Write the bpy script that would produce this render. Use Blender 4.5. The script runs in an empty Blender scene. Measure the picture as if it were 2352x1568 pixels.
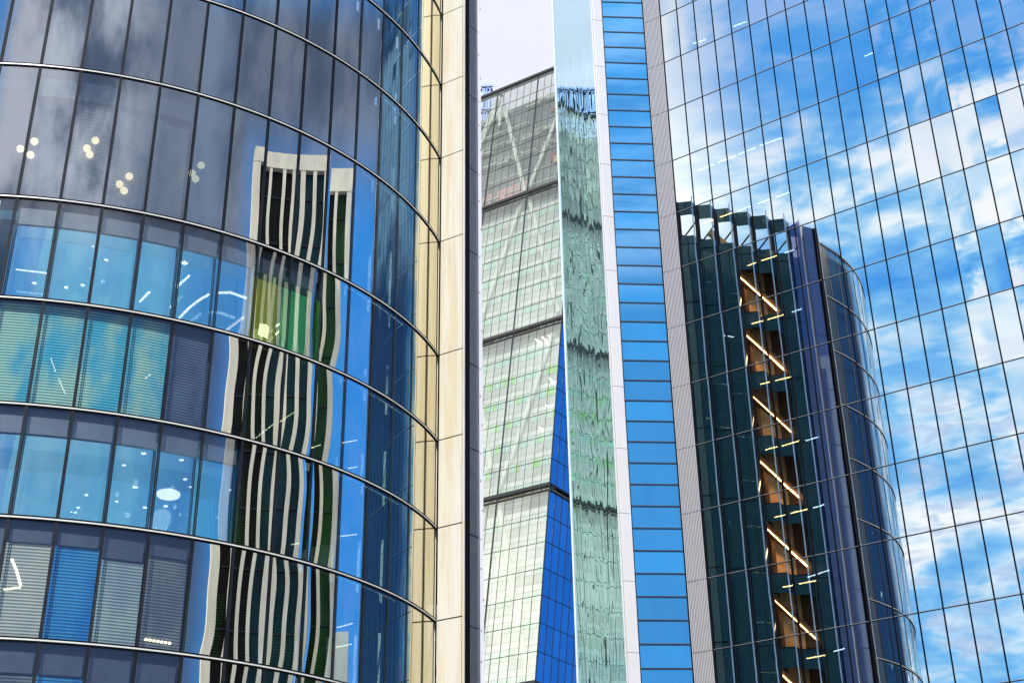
import bpy, math, random
from mathutils import Vector, Matrix
random.seed(7)
S = bpy.context.scene
COL = S.collection
R_ = math.radians
PI = math.pi

# ------------------------------------------------------------------ camera maths (world axes: x right, y forward, z up; origin = camera)
F = 3133.3                       # focal length in units of a 2352-wide picture
AX = (0.99985275, -0.01716057, 0.0)
UP = (-0.0152493, -0.88849366, 0.45863545)
AY = tuple(UP[i] for i in range(3))
def _cross(a, b): return (a[1]*b[2]-a[2]*b[1], a[2]*b[0]-a[0]*b[2], a[0]*b[1]-a[1]*b[0])
# forward horizontal axis in camera coordinates (x right, y down, z forward)
fu = UP[2]
AYv = (-UP[0]*fu, -UP[1]*fu, 1-UP[2]*fu); _l = math.sqrt(sum(c*c for c in AYv)); AYv = tuple(c/_l for c in AYv)
def ray(x, y):
    d = (x-1176, y-784, F)
    return Vector((sum(d[i]*AX[i] for i in range(3)), sum(d[i]*AYv[i] for i in range(3)), sum(d[i]*UP[i] for i in range(3))))
def on_z(x, y, z):
    r = ray(x, y); return r*(z/r.z)
def on_plane(x, y, p, n):
    r = ray(x, y); return r*(Vector(p).dot(n)/r.dot(n))

# ------------------------------------------------------------------ object helpers
def link(o, parent=None):
    COL.objects.link(o)
    if parent: o.parent = parent
    return o
def mesh_obj(name, V, Fc, mats, parent=None, mi=None, smooth=False, normals=None):
    me = bpy.data.meshes.new(name)
    me.from_pydata([tuple(v) for v in V], [], Fc)
    for m in (mats if isinstance(mats, (list, tuple)) else [mats]): me.materials.append(m)
    if mi:
        me.polygons.foreach_set('material_index', mi)
    if smooth or normals: me.polygons.foreach_set('use_smooth', [True]*len(Fc))
    me.update()
    if normals: me.normals_split_custom_set_from_vertices([tuple(n) for n in normals])
    return link(bpy.data.objects.new(name, me), parent)
def thing(name, label, cat, group=None, loc=None):
    o = bpy.data.objects.new(name, None); COL.objects.link(o); o.empty_display_size = 1
    o['label'] = label; o['category'] = cat
    if group: o['group'] = group
    return o
class MB:
    def __init__(s): s.V = []; s.F = []; s.M = []
    def quad(s, a, b, c, d, m=0):
        i = len(s.V); s.V += [a, b, c, d]; s.F.append((i, i+1, i+2, i+3)); s.M.append(m)
    def box(s, o, ex, ey, ez, m=0):            # origin corner and three edge vectors
        o = Vector(o); ex = Vector(ex); ey = Vector(ey); ez = Vector(ez)
        if ex.cross(ey).dot(ez) < 0: ex, ey = ey, ex
        i = len(s.V)
        for k in range(8):
            s.V.append(o + ex*(k & 1) + ey*((k >> 1) & 1) + ez*((k >> 2) & 1))
        for f in ((0,2,3,1),(4,5,7,6),(0,1,5,4),(2,6,7,3),(0,4,6,2),(1,3,7,5)):
            s.F.append(tuple(i+q for q in f)); s.M.append(m)
    def bar(s, a, b, w, h=None, upv=(0,0,1), m=0):       # box along a-b, width w, height h
        a = Vector(a); b = Vector(b); h = h or w; d = b-a; u = Vector(upv)
        sd = d.cross(u)
        if sd.length < 1e-6: sd = d.cross(Vector((1,0,0)))
        sd.normalize(); u = sd.cross(d).normalized()
        s.box(a-sd*w/2-u*h/2, sd*w, u*h, d, m)
    def tube(s, a, b, r, n=10, m=0, r2=None):
        a = Vector(a); b = Vector(b); d = (b-a).normalized(); r2 = r if r2 is None else r2
        x = d.cross(Vector((0,0,1)));
        if x.length < 1e-4: x = Vector((1,0,0))
        x.normalize(); y = d.cross(x); i = len(s.V)
        for k in range(n):
            c = x*math.cos(2*PI*k/n)+y*math.sin(2*PI*k/n); s.V += [a+c*r, b+c*r2]
        for k in range(n):
            p, q = i+2*k, i+2*((k+1) % n); s.F.append((p, q, q+1, p+1)); s.M.append(m)
        s.F.append(tuple(i+2*k for k in range(n))[::-1]); s.M.append(m)
        s.F.append(tuple(i+2*k+1 for k in range(n))); s.M.append(m)
    def ball(s, c, r, n=10, m=0, sz=1.0):
        i = len(s.V); c = Vector(c); K = n//2
        for a in range(K+1):
            t = PI*a/K
            for b in range(n):
                p = 2*PI*b/n; s.V.append(c+Vector((r*math.sin(t)*math.cos(p), r*math.sin(t)*math.sin(p), sz*r*math.cos(t))))
        for a in range(K):
            for b in range(n):
                q = (b+1) % n; s.F.append((i+a*n+b, i+(a+1)*n+b, i+(a+1)*n+q, i+a*n+q)); s.M.append(m)
    def build(s, name, mats, parent=None): return mesh_obj(name, s.V, s.F, mats, parent, s.M)

# ------------------------------------------------------------------ node helpers
def new_mat(name):
    m = bpy.data.materials.new(name); m.use_nodes = True
    nt = m.node_tree; nt.nodes.clear()
    out = nt.nodes.new('ShaderNodeOutputMaterial')
    return m, nt, out
def nd(nt, typ, **kw):
    n = nt.nodes.new(typ)
    for k, v in kw.items(): setattr(n, k, v)
    return n
def setin(nt, sock, v):
    if hasattr(v, 'is_output') or isinstance(v, bpy.types.NodeSocket): nt.links.new(v, sock)
    else:
        sock.default_value = v
def mth(nt, op, a, b=None, c=None):
    n = nd(nt, 'ShaderNodeMath', operation=op)
    setin(nt, n.inputs[0], a)
    if b is not None: setin(nt, n.inputs[1], b)
    if c is not None: setin(nt, n.inputs[2], c)
    return n.outputs[0]
def sstep(nt, v, a, b):
    n = nd(nt, 'ShaderNodeMapRange', interpolation_type='SMOOTHSTEP')
    setin(nt, n.inputs['Value'], v)
    if a < b:
        n.inputs['From Min'].default_value = a; n.inputs['From Max'].default_value = b
    else:
        n.inputs['From Min'].default_value = b; n.inputs['From Max'].default_value = a
        n.inputs['To Min'].default_value = 1; n.inputs['To Max'].default_value = 0
    return n.outputs['Result']
def mixc(nt, f, a, b):
    n = nd(nt, 'ShaderNodeMix', data_type='RGBA'); 
    setin(nt, n.inputs[0], f); setin(nt, n.inputs[6], a if not isinstance(a, tuple) else (*a[:3], 1)); setin(nt, n.inputs[7], b if not isinstance(b, tuple) else (*b[:3], 1))
    return n.outputs[2]
def noise(nt, vec, scale, detail=4, rough=.55, dist=0.0):
    n = nd(nt, 'ShaderNodeTexNoise'); n.inputs['Scale'].default_value = scale; n.inputs['Detail'].default_value = detail
    n.inputs['Roughness'].default_value = rough; n.inputs['Distortion'].default_value = dist
    if vec is not None: nt.links.new(vec, n.inputs['Vector'])
    return n.outputs[0]
def mapping(nt, vec, scale=(1,1,1), loc=(0,0,0), rot=(0,0,0)):
    n = nd(nt, 'ShaderNodeMapping'); n.inputs['Scale'].default_value = scale; n.inputs['Location'].default_value = loc
    n.inputs['Rotation'].default_value = rot; nt.links.new(vec, n.inputs['Vector']); return n.outputs[0]
def objco(nt): return nd(nt, 'ShaderNodeTexCoord').outputs['Object']

def surf(name, col, rough=.5, metal=0, var=0.12, scale=1.5, stretch=(1,1,1), spec=.5, var2=None):
    m, nt, out = new_mat(name)
    p = nd(nt, 'ShaderNodeBsdfPrincipled'); nt.links.new(p.outputs[0], out.inputs[0])
    co = mapping(nt, objco(nt), stretch)
    f = noise(nt, co, scale, 5, .6)
    f = sstep(nt, f, .3, .7)
    a = tuple(max(0, c*(1-var)) for c in col); b = tuple(min(1, c*(1+var)) for c in col)
    if var2: b = var2
    c = mixc(nt, f, a, b)
    nt.links.new(c, p.inputs['Base Color'])
    p.inputs['Roughness'].default_value = rough; p.inputs['Metallic'].default_value = metal
    p.inputs['Specular IOR Level'].default_value = spec
    return m
def glass(name, refl, gcol=(1,1,1), tcol=(1,1,1), var=0.0, opaque=None, wob=0.0, wscale=1.0, wstretch=(1,1,1), rough=0.0):
    """coated glazing: mirror reflection over a see-through (or opaque) pane"""
    m, nt, out = new_mat(name)
    g = nd(nt, 'ShaderNodeBsdfGlossy'); g.inputs['Color'].default_value = (*gcol, 1); g.inputs['Roughness'].default_value = rough
    if opaque:
        t = nd(nt, 'ShaderNodeBsdfDiffuse'); 
        co = mapping(nt, objco(nt), (1,1,.3)); f = noise(nt, co, .7, 3)
        c = mixc(nt, f, tuple(x*.85 for x in opaque), tuple(min(1, x*1.15) for x in opaque)); nt.links.new(c, t.inputs[0])
    else:
        t = nd(nt, 'ShaderNodeBsdfTransparent'); t.inputs[0].default_value = (*tcol, 1)
    mx = nd(nt, 'ShaderNodeMixShader')
    if var:
        oi = nd(nt, 'ShaderNodeObjectInfo'); v = mth(nt, 'MULTIPLY_ADD', oi.outputs['Random'], var, refl-var/2); nt.links.new(v, mx.inputs[0])
    else: mx.inputs[0].default_value = refl
    if wob:
        co = mapping(nt, objco(nt), wstretch); h = noise(nt, co, wscale, 1.5, .5)
        bp = nd(nt, 'ShaderNodeBump'); bp.inputs['Strength'].default_value = 1; bp.inputs['Distance'].default_value = wob
        nt.links.new(h, bp.inputs['Height']); nt.links.new(bp.outputs[0], g.inputs['Normal'])
    nt.links.new(t.outputs[0], mx.inputs[1]); nt.links.new(g.outputs[0], mx.inputs[2]); nt.links.new(mx.outputs[0], out.inputs[0])
    return m
def emit(name, col, st):
    m, nt, out = new_mat(name)
    e = nd(nt, 'ShaderNodeEmission'); e.inputs[0].default_value = (*col, 1); e.inputs[1].default_value = st
    nt.links.new(e.outputs[0], out.inputs[0]); return m
def blindmat(name, ca, cb, pitch=.11, alpha=.15, rough=.7):
    m, nt, out = new_mat(name)
    co = nd(nt, 'ShaderNodeSeparateXYZ'); nt.links.new(objco(nt), co.inputs[0])
    ph = mth(nt, 'FRACT', mth(nt, 'DIVIDE', co.outputs[2], pitch))
    sl = sstep(nt, ph, .35, .6)
    big = noise(nt, mapping(nt, objco(nt), (1.2,1.2,.5)), .9, 3)
    c1 = mixc(nt, sstep(nt, big, .35, .65), ca, cb)
    c2 = mixc(nt, sl, c1, mixc(nt, .5, c1, (0.01,.015,.02)))
    p = nd(nt, 'ShaderNodeBsdfDiffuse'); nt.links.new(c2, p.inputs[0])
    t = nd(nt, 'ShaderNodeBsdfTransparent'); mx = nd(nt, 'ShaderNodeMixShader')
    nt.links.new(mth(nt, 'MULTIPLY_ADD', sl, -.25, 1-alpha), mx.inputs[0]); nt.links.new(t.outputs[0], mx.inputs[1]); nt.links.new(p.outputs[0], mx.inputs[2])
    nt.links.new(mx.outputs[0], out.inputs[0]); return m

M = {}
M['glassL'] = glass('coated_grey_glass', .60, (.92,.95,1.0), (.75,.85,.9), var=.10)
M['glassL_clear'] = glass('clear_office_glass', .28, (.95,.97,1.0), (.93,.98,1.0), var=.06)
M['glassL_mirror'] = glass('mirror_coated_glass', .78, (.97,.98,.98), (.4,.6,.7), var=.04)
M['glassL_deep'] = glass('dark_reflection_tint_glass', .70, (.27,.52,.72), (.5,.8,.8), var=.06)  # darker reflection put into the tint of two pane columns
M['glassL_end'] = glass('end_bay_glass', .86, (.80,.73,.54), (.5,.7,.8))
M['glassL_side'] = glass('coated_blue_glass', .80, (.80,.92,1.0), (.6,.8,.9), var=.06)
M['inner'] = glass('inner_blue_glazing', .88, (.75,1.0,1.0), (.9,.97,1.0))
M['inner2'] = glass('inner_green_glazing', .6, (1.0,1.0,.80), (.6,.9,.8))
M['mull'] = surf('dark_mullion_metal', (.022,.025,.033), .6, .0, .2, spec=.15)
M['mull_lt'] = surf('grey_frame_metal', (.07,.078,.10), .6, .0, .15, spec=.2)
M['silver'] = surf('pale_transom_metal', (.92,.90,.82), .3, .0, .05)
M['gap'] = surf('black_gasket', (.006,.006,.008), .8, 0, .2, spec=.05)
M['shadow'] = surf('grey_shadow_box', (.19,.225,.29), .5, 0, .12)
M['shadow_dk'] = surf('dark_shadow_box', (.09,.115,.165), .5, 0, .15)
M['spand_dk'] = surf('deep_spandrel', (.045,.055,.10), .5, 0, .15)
M['teal_back'] = surf('teal_lining', (.03,.20,.22), .6, 0, .3, .5)
M['ceil'] = surf('office_ceiling', (.10,.28,.42), .8, 0, .15)
M['core'] = surf('core_wall', (.04,.10,.16), .8, 0, .3)
M['slab'] = surf('slab_edge', (.12,.13,.15), .8, 0, .15)
M['lime'] = surf('green_column', (.08,.75,.45), .5, 0, .15)
M['tealc'] = surf('teal_column', (.05,.45,.5), .5, 0, .15)
M['bl_teal'] = blindmat('teal_blind', (.12,.72,.95), (.62,1.0,.80), alpha=.03)
M['bl_blue'] = blindmat('blue_blind', (.03,.32,.85), (.08,.45,.90), alpha=.05)
M['bl_grey'] = blindmat('grey_blind', (.25,.28,.34), (.38,.42,.42))
M['bl_cream'] = blindmat('cream_blind', (.90,.90,.70), (.75,.80,.72), alpha=.05)
M['bl_pale'] = blindmat('pale_blind', (.62,.64,.68), (.52,.56,.64))
M['bl_sage'] = blindmat('sage_blind', (.60,.78,.70), (.45,.58,.64), alpha=.05)
M['bl_dusk'] = blindmat('dusk_blind', (.12,.17,.28), (.20,.27,.40))
M['bl_green'] = blindmat('green_blind', (.03,.22,.16), (.22,.75,.10), alpha=.15)
M['glow_green'] = emit('green_wall_glow', (.20,.95,.45), .6)  # green and yellow glow put into plain wall surfaces
M['glow_yellow'] = emit('yellow_wall_glow', (1.0,.80,.12), .6)
M['lamp'] = emit('lamp_glow', (1,.97,.9), 9)
M['lamp_warm'] = emit('warm_lamp_glow', (1,.82,.45), 5)
M['lamp_cream'] = emit('cream_globe_glow', (1,.80,.45), 2.6)
M['strip_warm'] = emit('orange_strip_glow', (1,.50,.15), 24)
M['strip_dim'] = emit('dim_orange_strip', (1,.55,.2), 9)
M['strip_white'] = emit('white_strip_glow', (1,.96,.9), 9)
M['beige'] = None

def beige_mat():
    m, nt, out = new_mat('cream_stained_metal')
    p = nd(nt, 'ShaderNodeBsdfPrincipled'); nt.links.new(p.outputs[0], out.inputs[0])
    co = objco(nt)
    f = noise(nt, mapping(nt, co, (1.6,1.6,.12)), 1.3, 5, .6)
    g = noise(nt, mapping(nt, co, (6,6,.25)), 2, 5, .65)
    s1 = sstep(nt, f, .42, .66); s2 = sstep(nt, g, .5, .75)
    c = mixc(nt, s1, (.88,.84,.72), (.82,.72,.52))
    c = mixc(nt, mth(nt, 'MULTIPLY', s2, .85), c, (.66,.62,.54))
    nt.links.new(c, p.inputs['Base Color']); p.inputs['Roughness'].default_value = .42
    return m
M['beige'] = beige_mat()
M['charcoal'] = surf('charcoal_cladding', (.23,.24,.285), .55, .1, .10, 3)
M['bluegrey'] = glass('blue_grey_return', .22, (.6,.75,1.0), opaque=(.12,.19,.42), rough=.03)
M['palemetal'] = surf('pale_fin_metal', (.80,.81,.90), .5, .0, .05, 1.2, (2,2,.2))
M['rust'] = surf('brown_slot', (.28,.17,.08), .6, 0, .3)
M['glassR'] = glass('sky_mirror_glass', .86, (.97,.99,1.0), (.5,.75,.95), var=.05)
M['mullR'] = surf('thin_dark_mullion', (.006,.006,.008), .8, .0, .2, spec=.05)
M['lineR'] = surf('thin_bright_transom', (.42,.42,.44), .35, .3, .1)
M['glassB'] = glass('azure_sky_tint_glass', .38, (.60,.84,1.0), opaque=(.055,.40,1.0), var=.22)  # blue sky reflection painted into the pane colour
M['glassD'] = glass('dark_teal_mirror_glass', .86, (.44,.66,.68), opaque=(.05,.10,.12), var=.08)
M['ledge'] = surf('slate_ledge_metal', (.035,.04,.055), .4, .3, .15)
M['white'] = surf('white_satin_cladding', (.78,.77,.81), .4, .0, .03, 1.2, (1,1,.3))
M['rib'] = surf('ribbed_grey_cladding', (.60,.58,.61), .5, .0, .03, 4)
M['sawglass'] = glass('bottle_green_glass', .13, (.5,.8,.85), opaque=(.012,.050,.052))
M['sawret'] = glass('slate_blue_glass', .35, (.5,.65,.9), opaque=(.035,.075,.13))
M['ridge'] = surf('pale_blue_ridge_metal', (.50,.72,.98), .4, .0, .1)
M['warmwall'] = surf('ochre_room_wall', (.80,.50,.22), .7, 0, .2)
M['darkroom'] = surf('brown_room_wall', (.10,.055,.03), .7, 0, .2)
M['glassH'] = glass('pale_wedge_glass', .38, (.97,1,.97), (.93,.94,.91), var=.12)
M['glassHs'] = glass('deep_blue_side_glass', .55, (.30,.60,1.0), opaque=(.006,.055,.25), var=.1)
M['Hmull'] = surf('olive_thin_mullion', (.13,.12,.09), .5, .3, .2)
M['Hbold'] = surf('black_bold_mullion', (.03,.03,.03), .5, .3, .2)
M['Hslab'] = surf('pale_floor_edge', (.80,.82,.78), .6, 0, .15, .4)
M['Hslab_dk'] = surf('grey_plant_floor', (.42,.46,.45), .7, 0, .25, .4)
M['Hback'] = surf('grey_green_lining', (.60,.63,.60), .7, 0, .3, .15)
M['Hback_dk'] = surf('dark_plant_backing', (.20,.215,.22), .7, 0, .4, .3)
M['Hw1'] = surf('mint_window', (.52,.86,.66), .3, 0, .2)
M['Hw2'] = surf('lime_window', (.25,.92,.06), .3, 0, .3)
M['Hw3'] = surf('aqua_window', (.40,.85,.75), .3, 0, .2)
M['Hw4'] = surf('pale_window', (.75,.90,.82), .3, 0, .2)
M['brace'] = surf('pale_green_steel', (.80,.86,.76), .5, 0, .04)
M['pipe'] = surf('cream_pipe', (.92,.94,.78), .4, 0, .15)
M['pink'] = surf('pink_louvre', (.75,.42,.42), .6, 0, .1)
M['red'] = surf('red_plant_unit', (.45,.06,.07), .5, 0, .2)
M['yellow'] = surf('yellow_plant_unit', (.7,.55,.12), .5, 0, .2)
M['tan'] = surf('tan_vent_blade', (.42,.33,.20), .5, .2, .2)
M['bluefin'] = surf('blue_fin_cladding', (.07,.14,.36), .4, .2, .15)
M['paleblue'] = surf('pale_blue_cladding', (.20,.29,.50), .4, .2, .12)
M['cream'] = surf('cream_concrete', (.92,.86,.70), .7, 0, .10, .25)
M['bronze'] = surf('black_bronze_panel', (.010,.010,.007), .6, 0, .3, 1, (.2,.2,6), spec=.03)
M['darkteal'] = surf('dark_teal_window', (.006,.030,.042), .5, 0, .4, .15, spec=.06)
M['darkgreen'] = surf('dark_green_window', (.012,.045,.014), .5, 0, .7, .12, spec=.06)

# ================================================================== THE CURVED TOWER (left)
CX, CY, CR = -21.234, 60.688, 18.343
ANG0, DA = 166.139, 4.7965                    # angle at column 1, step per column
ROWS = [58.5, 53.5, 48.55, 43.95, 39.38, 34.51, 28.39, 24.12, 20.0, 15.906, 11.828, 7.75, 3.67, -1.7]
def cang(m): return ANG0-DA*(m-1)
def cyl(a, z, r=CR):
    a = R_(a); return Vector((CX+r*math.sin(a), CY+r*math.cos(a), z))
LT = thing('curved_glass_tower', 'curved blue grey glass tower with silver floor lines and cream side fin', 'office tower')
def arc_box(mb, a0, a1, z0, z1, r0, r1, n, m=0):
    for k in range(n):
        p, q = a0+(a1-a0)*k/n, a0+(a1-a0)*(k+1)/n
        A, B, Cc, D = cyl(p, z0, r1), cyl(q, z0, r1), cyl(q, z1, r1), cyl(p, z1, r1)
        mb.quad(A, B, Cc, D, m)
        E_, G, H, I = cyl(p, z0, r0), cyl(q, z0, r0), cyl(q, z1, r0), cyl(p, z1, r0)
        mb.quad(E_, G, B, A, m); mb.quad(D, Cc, H, I, m)
def pane(a0, a1, z0, z1, r0, r1, amp, name, mat, parent, nu=8, nv=10, seed=0, yaw=0, lean=0):
    rd = random.Random(seed); s1 = rd.choice((-1, 1))*rd.uniform(.6, 1.2); p1 = rd.uniform(-.4, .4); s2 = rd.uniform(-1, 1); tl = rd.uniform(-.35, .35)*amp; p3 = rd.uniform(0, 6)
    V = []; N = []; Fc = []
    for j in range(nv+1):
        v = j/nv
        for i in range(nu+1):
            u = i/nu; a = a0+(a1-a0)*u; r = r0+(r1-r0)*v
            V.append(cyl(a, z0+(z1-z0)*v, r))
            da = amp*(s1*(abs(2*v-1)**2.2-.3)*(.6+.5*math.sin(PI*u+p1)) + .35*s2*math.sin(2*PI*v*1.3+p3))
            da += yaw
            de = amp*(.25*math.sin(PI*v)*s2+tl*.3) + math.degrees(math.atan2(r0-r1, z1-z0)) + lean
            N.append((math.sin(R_(a+da))*math.cos(R_(de)), math.cos(R_(a+da))*math.cos(R_(de)), math.sin(R_(de))))
    for j in range(nv):
        for i in range(nu):
            k = j*(nu+1)+i; Fc.append((k, k+1, k+nu+2, k+nu+1))
    return mesh_obj(name, V, Fc, mat, parent, normals=N)

# what each glazed bay shows: (storey, column) -> kind
def bay_kind(j, c):
    if j <= 4: return 'plain'
    if j == 5: return 'part' if c in (0, 1, 2, 3, 4) else ('plain' if c < 6 else 'part_dk')
    if j == 6: return 'vision' if c <= 7 else ('bl_green' if c == 8 else 'plain')
    if j == 7: return 'bl_teal' if c <= 3 else ('bl_dusk' if c <= 5 else ('half_dk' if c < 9 else 'plain'))
    if j == 8: return 'vision' if c <= 5 else ('bl_green' if c == 8 else 'half_dk' if c < 8 else 'plain')
    if j == 9: return {0:'bl_grey',1:'bl_cream',2:'bl_blue',3:'bl_sage',4:'bl_grey'}.get(c, 'half_dk' if c < 9 else 'plain')
    if j == 10: return 'bl_grey' if c in (0,1) else 'bl_blue' if c in (2,3) else 'bl_teal' if c <= 8 else 'plain'
    return 'plain'
bays = []
for j in range(len(ROWS)-1):
    for c in range(-4, 14):
        bays.append((j, c))
direct = [b for b in bays if 3 <= b[0] <= 10 and 0 <= b[1] <= 13]
direct.sort(key=lambda b: (b[1] >= 12, b[0] in (3,), b[1]))
own = set(direct[:100])
ST = []
for (j, c) in bays:
    z1, z0 = ROWS[j], ROWS[j+1]; a0, a1 = cang(c), cang(c+1); kind = bay_kind(j, c); yaw = random.Random(j*71+c).uniform(-1.7, 1.7) if 5 <= c <= 8 else 0
    amp = .25 if c < 4 else (.48 if c < 9 else (.10 if c < 10 else .4))
    if c < 4 and j >= 6: amp = .35
    mat = M['glassL_clear'] if kind == 'vision' or kind.startswith('bl') and c < 5 else M['glassL'] if c < 4 else M['glassL_side']
    if kind in ('bl_teal','bl_cream','bl_sage'): mat = M['glassL_clear']
    if 5 <= c <= 8 and kind != 'vision': mat = M['glassL_mirror']
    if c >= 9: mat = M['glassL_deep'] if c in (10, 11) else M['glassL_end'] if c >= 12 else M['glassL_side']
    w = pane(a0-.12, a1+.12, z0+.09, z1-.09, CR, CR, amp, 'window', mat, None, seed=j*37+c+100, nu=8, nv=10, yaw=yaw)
    if (j, c) in own: w.parent = LT
    else: ST.append(w)
    if not (0 <= c <= 13 and j >= 3): 
        continue
    par = w if (j, c) in own else LT
    A0, A1 = a0-.28, a1+.28
    def back(za, zb, r, mat, nm, aa=A0, ab=A1):
        mb = MB(); arc_box(mb, aa, ab, za, zb, r-.04, r, 3); mb.build(nm, mat, par)
    H = z1-z0
    # dark frame reveal behind each pane
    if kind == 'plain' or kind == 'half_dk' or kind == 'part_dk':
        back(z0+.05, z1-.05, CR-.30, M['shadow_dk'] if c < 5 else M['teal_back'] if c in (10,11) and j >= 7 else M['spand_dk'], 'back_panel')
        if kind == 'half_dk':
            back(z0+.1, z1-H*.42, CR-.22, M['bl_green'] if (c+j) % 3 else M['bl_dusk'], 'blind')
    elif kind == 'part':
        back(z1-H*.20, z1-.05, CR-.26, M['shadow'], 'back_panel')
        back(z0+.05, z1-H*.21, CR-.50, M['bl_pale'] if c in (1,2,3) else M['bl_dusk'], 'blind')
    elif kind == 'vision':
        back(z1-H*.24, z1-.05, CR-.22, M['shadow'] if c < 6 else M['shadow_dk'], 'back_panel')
        tilt = (10.0 if j == 6 else 14.5) if c <= 5 else 1.0
        h2 = H*.76-.22
        pane(a0-.02, a1+.02, z0+.12, z0+.14+h2, CR-.20, CR-.23, amp*.5, 'inner_glazing', M['inner'] if c <= 5 else M['inner2'], par, seed=j*5+c, lean=tilt)
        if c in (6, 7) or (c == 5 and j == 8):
            back(z0+.2, z0+.15+h2, CR-.7, M['glow_yellow'] if c == 6 else M['glow_green'], 'glow_wall')  # self-glowing wall added behind the glazing to brighten these panes
    else:
        if j in (9, 10) or c >= 5:
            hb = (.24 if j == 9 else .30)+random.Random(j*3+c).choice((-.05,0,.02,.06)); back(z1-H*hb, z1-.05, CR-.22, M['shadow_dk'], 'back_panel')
            back(z0+.08, z1-H*(hb+.005), CR-.3, M[kind], 'blind', a0-.06, a1+.06)
        else:
            back(z0+.08, z1-.05, CR-.3, M[kind], 'blind', a0-.06, a1+.06)
# merge the remaining panes into one part
def merge(objs, name, parent):
    V = []; Fc = []; N = []; mats = []; mi = []
    for o in objs:
        me = o.data; i = len(V); V += [v.co.copy() for v in me.vertices]
        nn = [None]*len(me.vertices)
        for lp, cn in zip(me.loops, me.corner_normals): nn[lp.vertex_index] = cn.vector.copy()
        N += nn
        mt = me.materials[0]
        if mt not in mats: mats.append(mt)
        k = mats.index(mt)
        for p in me.polygons: Fc.append(tuple(i+v for v in p.vertices)); mi.append(k)
        bpy.data.objects.remove(o)
    r = mesh_obj(name, V, Fc, mats, parent, mi, normals=N); r['kind'] = 'stuff'; return r
merge(ST, 'window_field', LT)
# mullions and transoms
for m in range(-4, 15):
    a = cang(m); mb = MB(); w = .038/CR*57.3
    arc_box(mb, a+w*1.5, a+w*.25, -1.7, 58.5, CR-.1, CR+.035, 1); arc_box(mb, a-w*.25, a-w*1.5, -1.7, 58.5, CR-.1, CR+.035, 1)
    arc_box(mb, a+w*.25, a-w*.25, -1.7, 58.5, CR-.1, CR+.012, 1, 1)
    mb.build('mullion', [M['mull'], M['mull_lt']], LT)
for z in ROWS[:-1]:
    mb = MB(); A, B = cang(-4), cang(14)
    arc_box(mb, A, B, z-.085, z-.026, CR-.2, CR+.042, 60, 1)
    arc_box(mb, A, B, z-.026, z+.026, CR-.2, CR+.052, 60, 0)
    arc_box(mb, A, B, z+.026, z+.085, CR-.2, CR+.042, 60, 1)
    mb.build('transom', [M['silver'], M['gap']], LT)
mb = MB(); arc_box(mb, cang(-4), cang(14), 44.0, 58.3, CR-.5, CR-.4, 40); mb.build('upper_lining', M['spand_dk'], LT)
# floors and core
for j in range(3, 12):
    z = ROWS[j]; mb = MB()
    arc_box(mb, cang(-4), cang(13.6), z-.45, z-.05, 9.5, CR-.9, 24)
    mb.build('floor_slab', M['ceil'] if j in (6, 8) else M['slab'], LT)
mb = MB(); arc_box(mb, cang(-4), cang(16), -1.7, 58.3, 9.0, 9.4, 30); mb.build('core_wall', M['core'], LT)

# ceiling lamps hung under the slabs, seen through the two open floors
def lamp_at(x, y, zc, r, mat, flat=True, nm='ceiling_light'):
    p = on_z(x, y, zc); mb = MB()
    if flat: mb.tube(p, p+Vector((0,0,.06)), r, 14)
    else: mb.ball(p, r, 12)
    mb.build(nm, mat, LT)
# inner glazing passes light: lamps sit just behind it
def cylhit(x, y, r):
    d = ray(x, y); a = d.x**2+d.y**2; b = -2*(d.x*CX+d.y*CY); c = CX**2+CY**2-r*r
    t = (-b-math.sqrt(max(0, b*b-4*a*c)))/2/a; return d*t
def lampc(x, y, r, mat, rad=CR-.9, ball=False, nm='ceiling_light'):
    p = cylhit(x, y, rad); mb = MB()
    if ball: mb.ball(p, r, 12)
    else: mb.ball(p, r, 12, sz=.42)
    mb.build(nm, mat, LT)
for x, y, s in ((79,650,1),(152,660,1),(190,655,1),(244,597,1),(424,604,1.5),(213,566,.6),(198,1136,.9),(180,1165,.8),(173,1176,.7),(164,1175,.5),
                (284,1068,1),(330,1041,1.1),(310,1118,1.2),(268,1151,.8),(333,1165,.9),(417,1056,1.1),(425,1100,1),(381,1162,1),(437,1118,.7),(529,1125,.6)):
    lampc(x, y, .085*s, M['lamp'])
lampc(387, 1135, .43, M['lamp'], nm='round_ceiling_light')
for x, y in ((219,323),(200,341),(206,355),(297,405),(275,423),(285,438),(462,380),(441,398),(449,411),(79,325),(47,342),(70,356)):
    lampc(x, y, .15, M['lamp_cream'], CR-.36, True, 'globe_lamp')
for x, y in ((620,662),(674,691)): lampc(x, y, .12, M['lamp_warm'], nm='ceiling_light')
def stripc(pts, w, mat, rad=CR-.9, nm='strip_light'):
    mb = MB(); P = [cylhit(x, y, rad) for x, y in pts]
    for a, b in zip(P, P[1:]): mb.tube(a, b, w, 6)
    mb.build(nm, mat, LT)
stripc([(37,619),(107,627)], .03, M['lamp']); stripc([(321,693),(343,670)], .05, M['lamp']); stripc([(406,659),(435,633)], .05, M['lamp'])
stripc([(411,731),(435,706),(462,686),(480,676)], .05, M['lamp']); stripc([(500,672),(530,672),(553,680),(566,685)], .05, M['lamp']); stripc([(520,758),(560,728)], .06, M['lamp_warm'])
stripc([(612,760),(658,736)], .05, M['lamp_warm']); stripc([(600,790),(655,752)], .05, M['lamp_warm'])
stripc([(117,823),(128,855)], .022, M['lamp_warm']); stripc([(135,870),(150,905)], .022, M['lamp_warm']); stripc([(332,870),(348,858)], .022, M['lamp_warm'])
stripc([(27,1283),(38,1310),(48,1345)], .05, M['lamp_warm'], CR-.33); stripc([(8,1353),(47,1349)], .04, M['lamp_warm'], CR-.33)
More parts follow.
